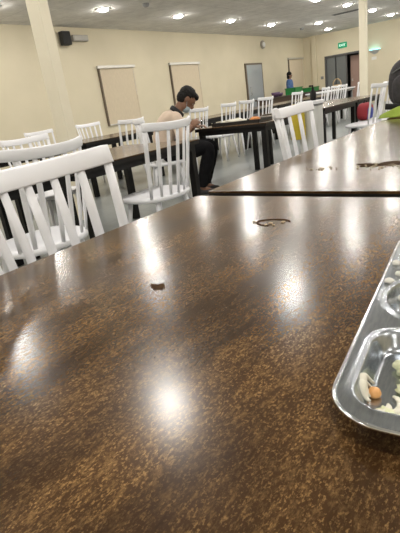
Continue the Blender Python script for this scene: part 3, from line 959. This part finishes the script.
# yellow bag hung on the bin
t = thing('cloth_bag', 'yellow cloth bag hung on the side of the pale grey bin', 'bag', (4.80, 2.19, 0), -PI/2)
b = bmesh.new()
N, Mv = 14, 12
for side in (0, 1):
    vv = []
    for i in range(N+1):
        col = []
        for j in range(Mv+1):
            u, w_ = i/N*2-1, j/Mv
            q = (1-u*u)*math.sin(PI*min(1, w_*1.0+.08))
            y = (-1 if side == 0 else 1)*(.004+.030*max(0, q)) + .008*math.sin(u*5+w_*4)
            col.append(b.verts.new((.095*u*(1-.12*w_), y - .02*w_, .86-.34*(1-w_)-.0)))
        vv.append(col)
    for i in range(N):
        for j in range(Mv):
            q = (vv[i][j], vv[i+1][j], vv[i+1][j+1], vv[i][j+1])
            f = b.faces.new(q if side == 0 else q[::-1]); f.smooth = True
bmesh.ops.remove_doubles(b, verts=b.verts, dist=.0095)
obj('bag_body', b, YEL, t)
for y in (-.02, .02):
    b = bmesh.new(); tube(b, [(-.07, y, .84), (-.05, y*.5, .885), (.05, y*.5, .885), (.07, y, .84)], (.010, .003), 8, flat=(0, 0, 1))
    obj('strap', b, YEL, t)

# red and blue bag
t = thing('bag', 'red and blue bag resting on a white chair seat', 'bag', (7.34, 2.24, .462))
obj('body', superell((0, 0, .125), (.16, .10, .125), .55, pinch=.15), RED, t)
obj('side_panel', superell((-.05, -.05, .10), (.09, .075, .09), .6), BLU2, t)
b = bmesh.new(); tube(b, [(-.06, 0, .23), (-.05, 0, .28), (.05, 0, .28), (.06, 0, .23)], .01, 8); obj('handle', b, BLACK, t)

# lime jacket and backpack
b = bmesh.new()
N = 44
g = {}
for i in range(N+1):
    for j in range(N+1):
        u, v = i/N*2-1, j/N*2-1
        x, y = .42*u, .47*v
        d = max(abs(u), abs(v))
        h = .075*(1-d**4) + .028*noise.noise(Vector((u*2.2, v*2.2, 1))) + .014*noise.noise(Vector((u*6, v*6, 4)))
        g[i, j] = b.verts.new((x*(1+.08*noise.noise(Vector((v*2, u*2, 7)))), y*(1+.06*noise.noise(Vector((u*2, v*2, 9)))), max(.004, h)))
for i in range(N):
    for j in range(N):
        f = b.faces.new((g[i, j], g[i+1, j], g[i+1, j+1], g[i, j+1])); f.smooth = True
o = obj('jacket', b, LIME, loc=(4.17, .58, .751))
md = o.modifiers.new('t', 'SOLIDIFY'); md.thickness = .003; md.offset = -1
tag(o, 'crumpled lime green jacket under the charcoal backpack', 'jacket')
t = thing('backpack', 'charcoal backpack standing on the lime jacket at the frame edge', 'backpack', (4.42, .90, .775), R(0))


obj('main_body', superell((0, 0, .205), (.13, .24, .205), .6, pinch=.12), PACK, t)
obj('front_pocket', superell((-.10, 0, .15), (.07, .19, .13), .6), PACK, t)
b = bmesh.new(); tube(b, [(-.125, -.19+.38*k/16, .29+.06*math.sin(PI*k/16)) for k in range(17)], .005, 6)
obj('zip', b, mat('zip_grey', (.12, .12, .12), .4), t)
b = bmesh.new(); tube(b, [(.0, .14, .39), (.0, .05, .44), (.0, -.05, .44), (0, -.14, .39)], (.016, .005), 8, flat=(1, 0, 0))
obj('handle', b, BLACK, t)
b = bmesh.new(); tube(b, [(-.16, .23, .03), (-.2, .1, .02), (-.2, -.15, .02), (-.17, -.3, .02)], (.025, .006), 8, flat=(0, 0, 1))
obj('strap', b, BLACK, t)

# far counter with crates and bowls
t = thing('serving_counter', 'dark brown counter along the wall before the person in blue', 'counter', (17.5, 8.0, 0))
obj('body', bx((-2.6, -.3, .05), (2.4, .3, .80)), BROWN, t)
obj('worktop', bx((-2.65, -.34, .80), (2.45, .34, .84)), mat('counter_dark', (.045, .03, .024), .4), t)
obj('plinth', bx((-2.55, -.26, 0), (2.35, .26, .05)), BLACK, t)


def crate(x, y, w, d, h, z, label):
    t = thing('crate', label, 'crate', (x, y, z), 0, 'green plastic crates')
    b = bmesh.new(); box(b, (-w, -d, 0), (w, d, .02))
    for lo, hi in (((-w, -d, .02), (-w+.015, d, h)), ((w-.015, -d, .02), (w, d, h)), ((-w, -d, .02), (w, -d+.015, h)), ((-w, d-.015, .02), (w, d, h))): box(b, lo, hi)
    obj('body', b, GREEN, t)
    b = bmesh.new()
    for lo, hi in (((-w-.02, -d-.02, h-.03), (w+.02, -d, h)), ((-w-.02, d, h-.03), (w+.02, d+.02, h)), ((-w-.02, -d, h-.03), (-w, d, h)), ((w, -d, h-.03), (w+.02, d, h))): box(b, lo, hi)
    obj('rim', b, GREEN, t)


crate(17.1, 7.88, .33, .2, .24, .84, 'green plastic crate just below the person in blue')
crate(18.7, 7.88, .36, .2, .16, .84, 'green plastic crate farther right, below the far blind')
for x, y, r, lab in ((15.9, 8.05, .16, 'purple bowl on the dark counter, closest to the glass door'), (16.35, 8.1, .12, 'small purple bowl on the dark counter beside the bigger one')):
    b = bmesh.new(); lathe(b, [(r*.5, 0), (r*.9, r*.5), (r, r), (r*.93, r), (r*.8, r*.5), (r*.4, .03)], n=24)
    tag(obj('bowl', b, PURPLE, loc=(x, y, .84)), lab, 'bowl', 'purple bowls on the counter')
t = thing('side_table', 'white topped table with a black rim under the back wall corner', 'table', (17.5, 6.6, 0))
obj('tabletop', bx((-1.4, -.4, .76), (1.6, .4, .80), .004), WHITE, t)
obj('apron', bx((-1.35, -.35, .68), (1.55, .35, .76)), GREYP, t)
for x in (-1.3, 1.45):
    for y in (-.3, .3):
        obj('leg', bx((x-.03, y-.03, 0), (x+.03, y+.03, .68)), GREYP, t)
b = bmesh.new()
lathe(b, [(.13, 0), (.17, .08), (.17, .16), (.155, .16), (.15, .08), (.11, .02)], n=24)
t = thing('basket', 'tan arched basket on the white topped table', 'basket', (18.6, 6.75, .80))
obj('body', b, WICKER, t)
b = bmesh.new(); tube(b, [(0, .16*math.cos(PI*k/14), .15+.22*math.sin(PI*k/14)) for k in range(15)], .02, 8); obj('handle', b, WICKER, t)

# ------------------------------------------------------------------ world and view
w = bpy.data.worlds.new('world'); bpy.context.scene.world = w; w.use_nodes = True
w.node_tree.nodes['Background'].inputs[0].default_value = (.02, .02, .02, 1)
sc = bpy.context.scene
sc.view_settings.view_transform = 'Standard'; sc.view_settings.look = 'None'
sc.view_settings.exposure = .5; sc.view_settings.gamma = 1
sc.view_settings.use_curve_mapping = False
sc.cycles.use_denoising = True
sc.cycles.max_bounces = 10; sc.cycles.diffuse_bounces = 6
sc.cycles.sample_clamp_indirect = 6
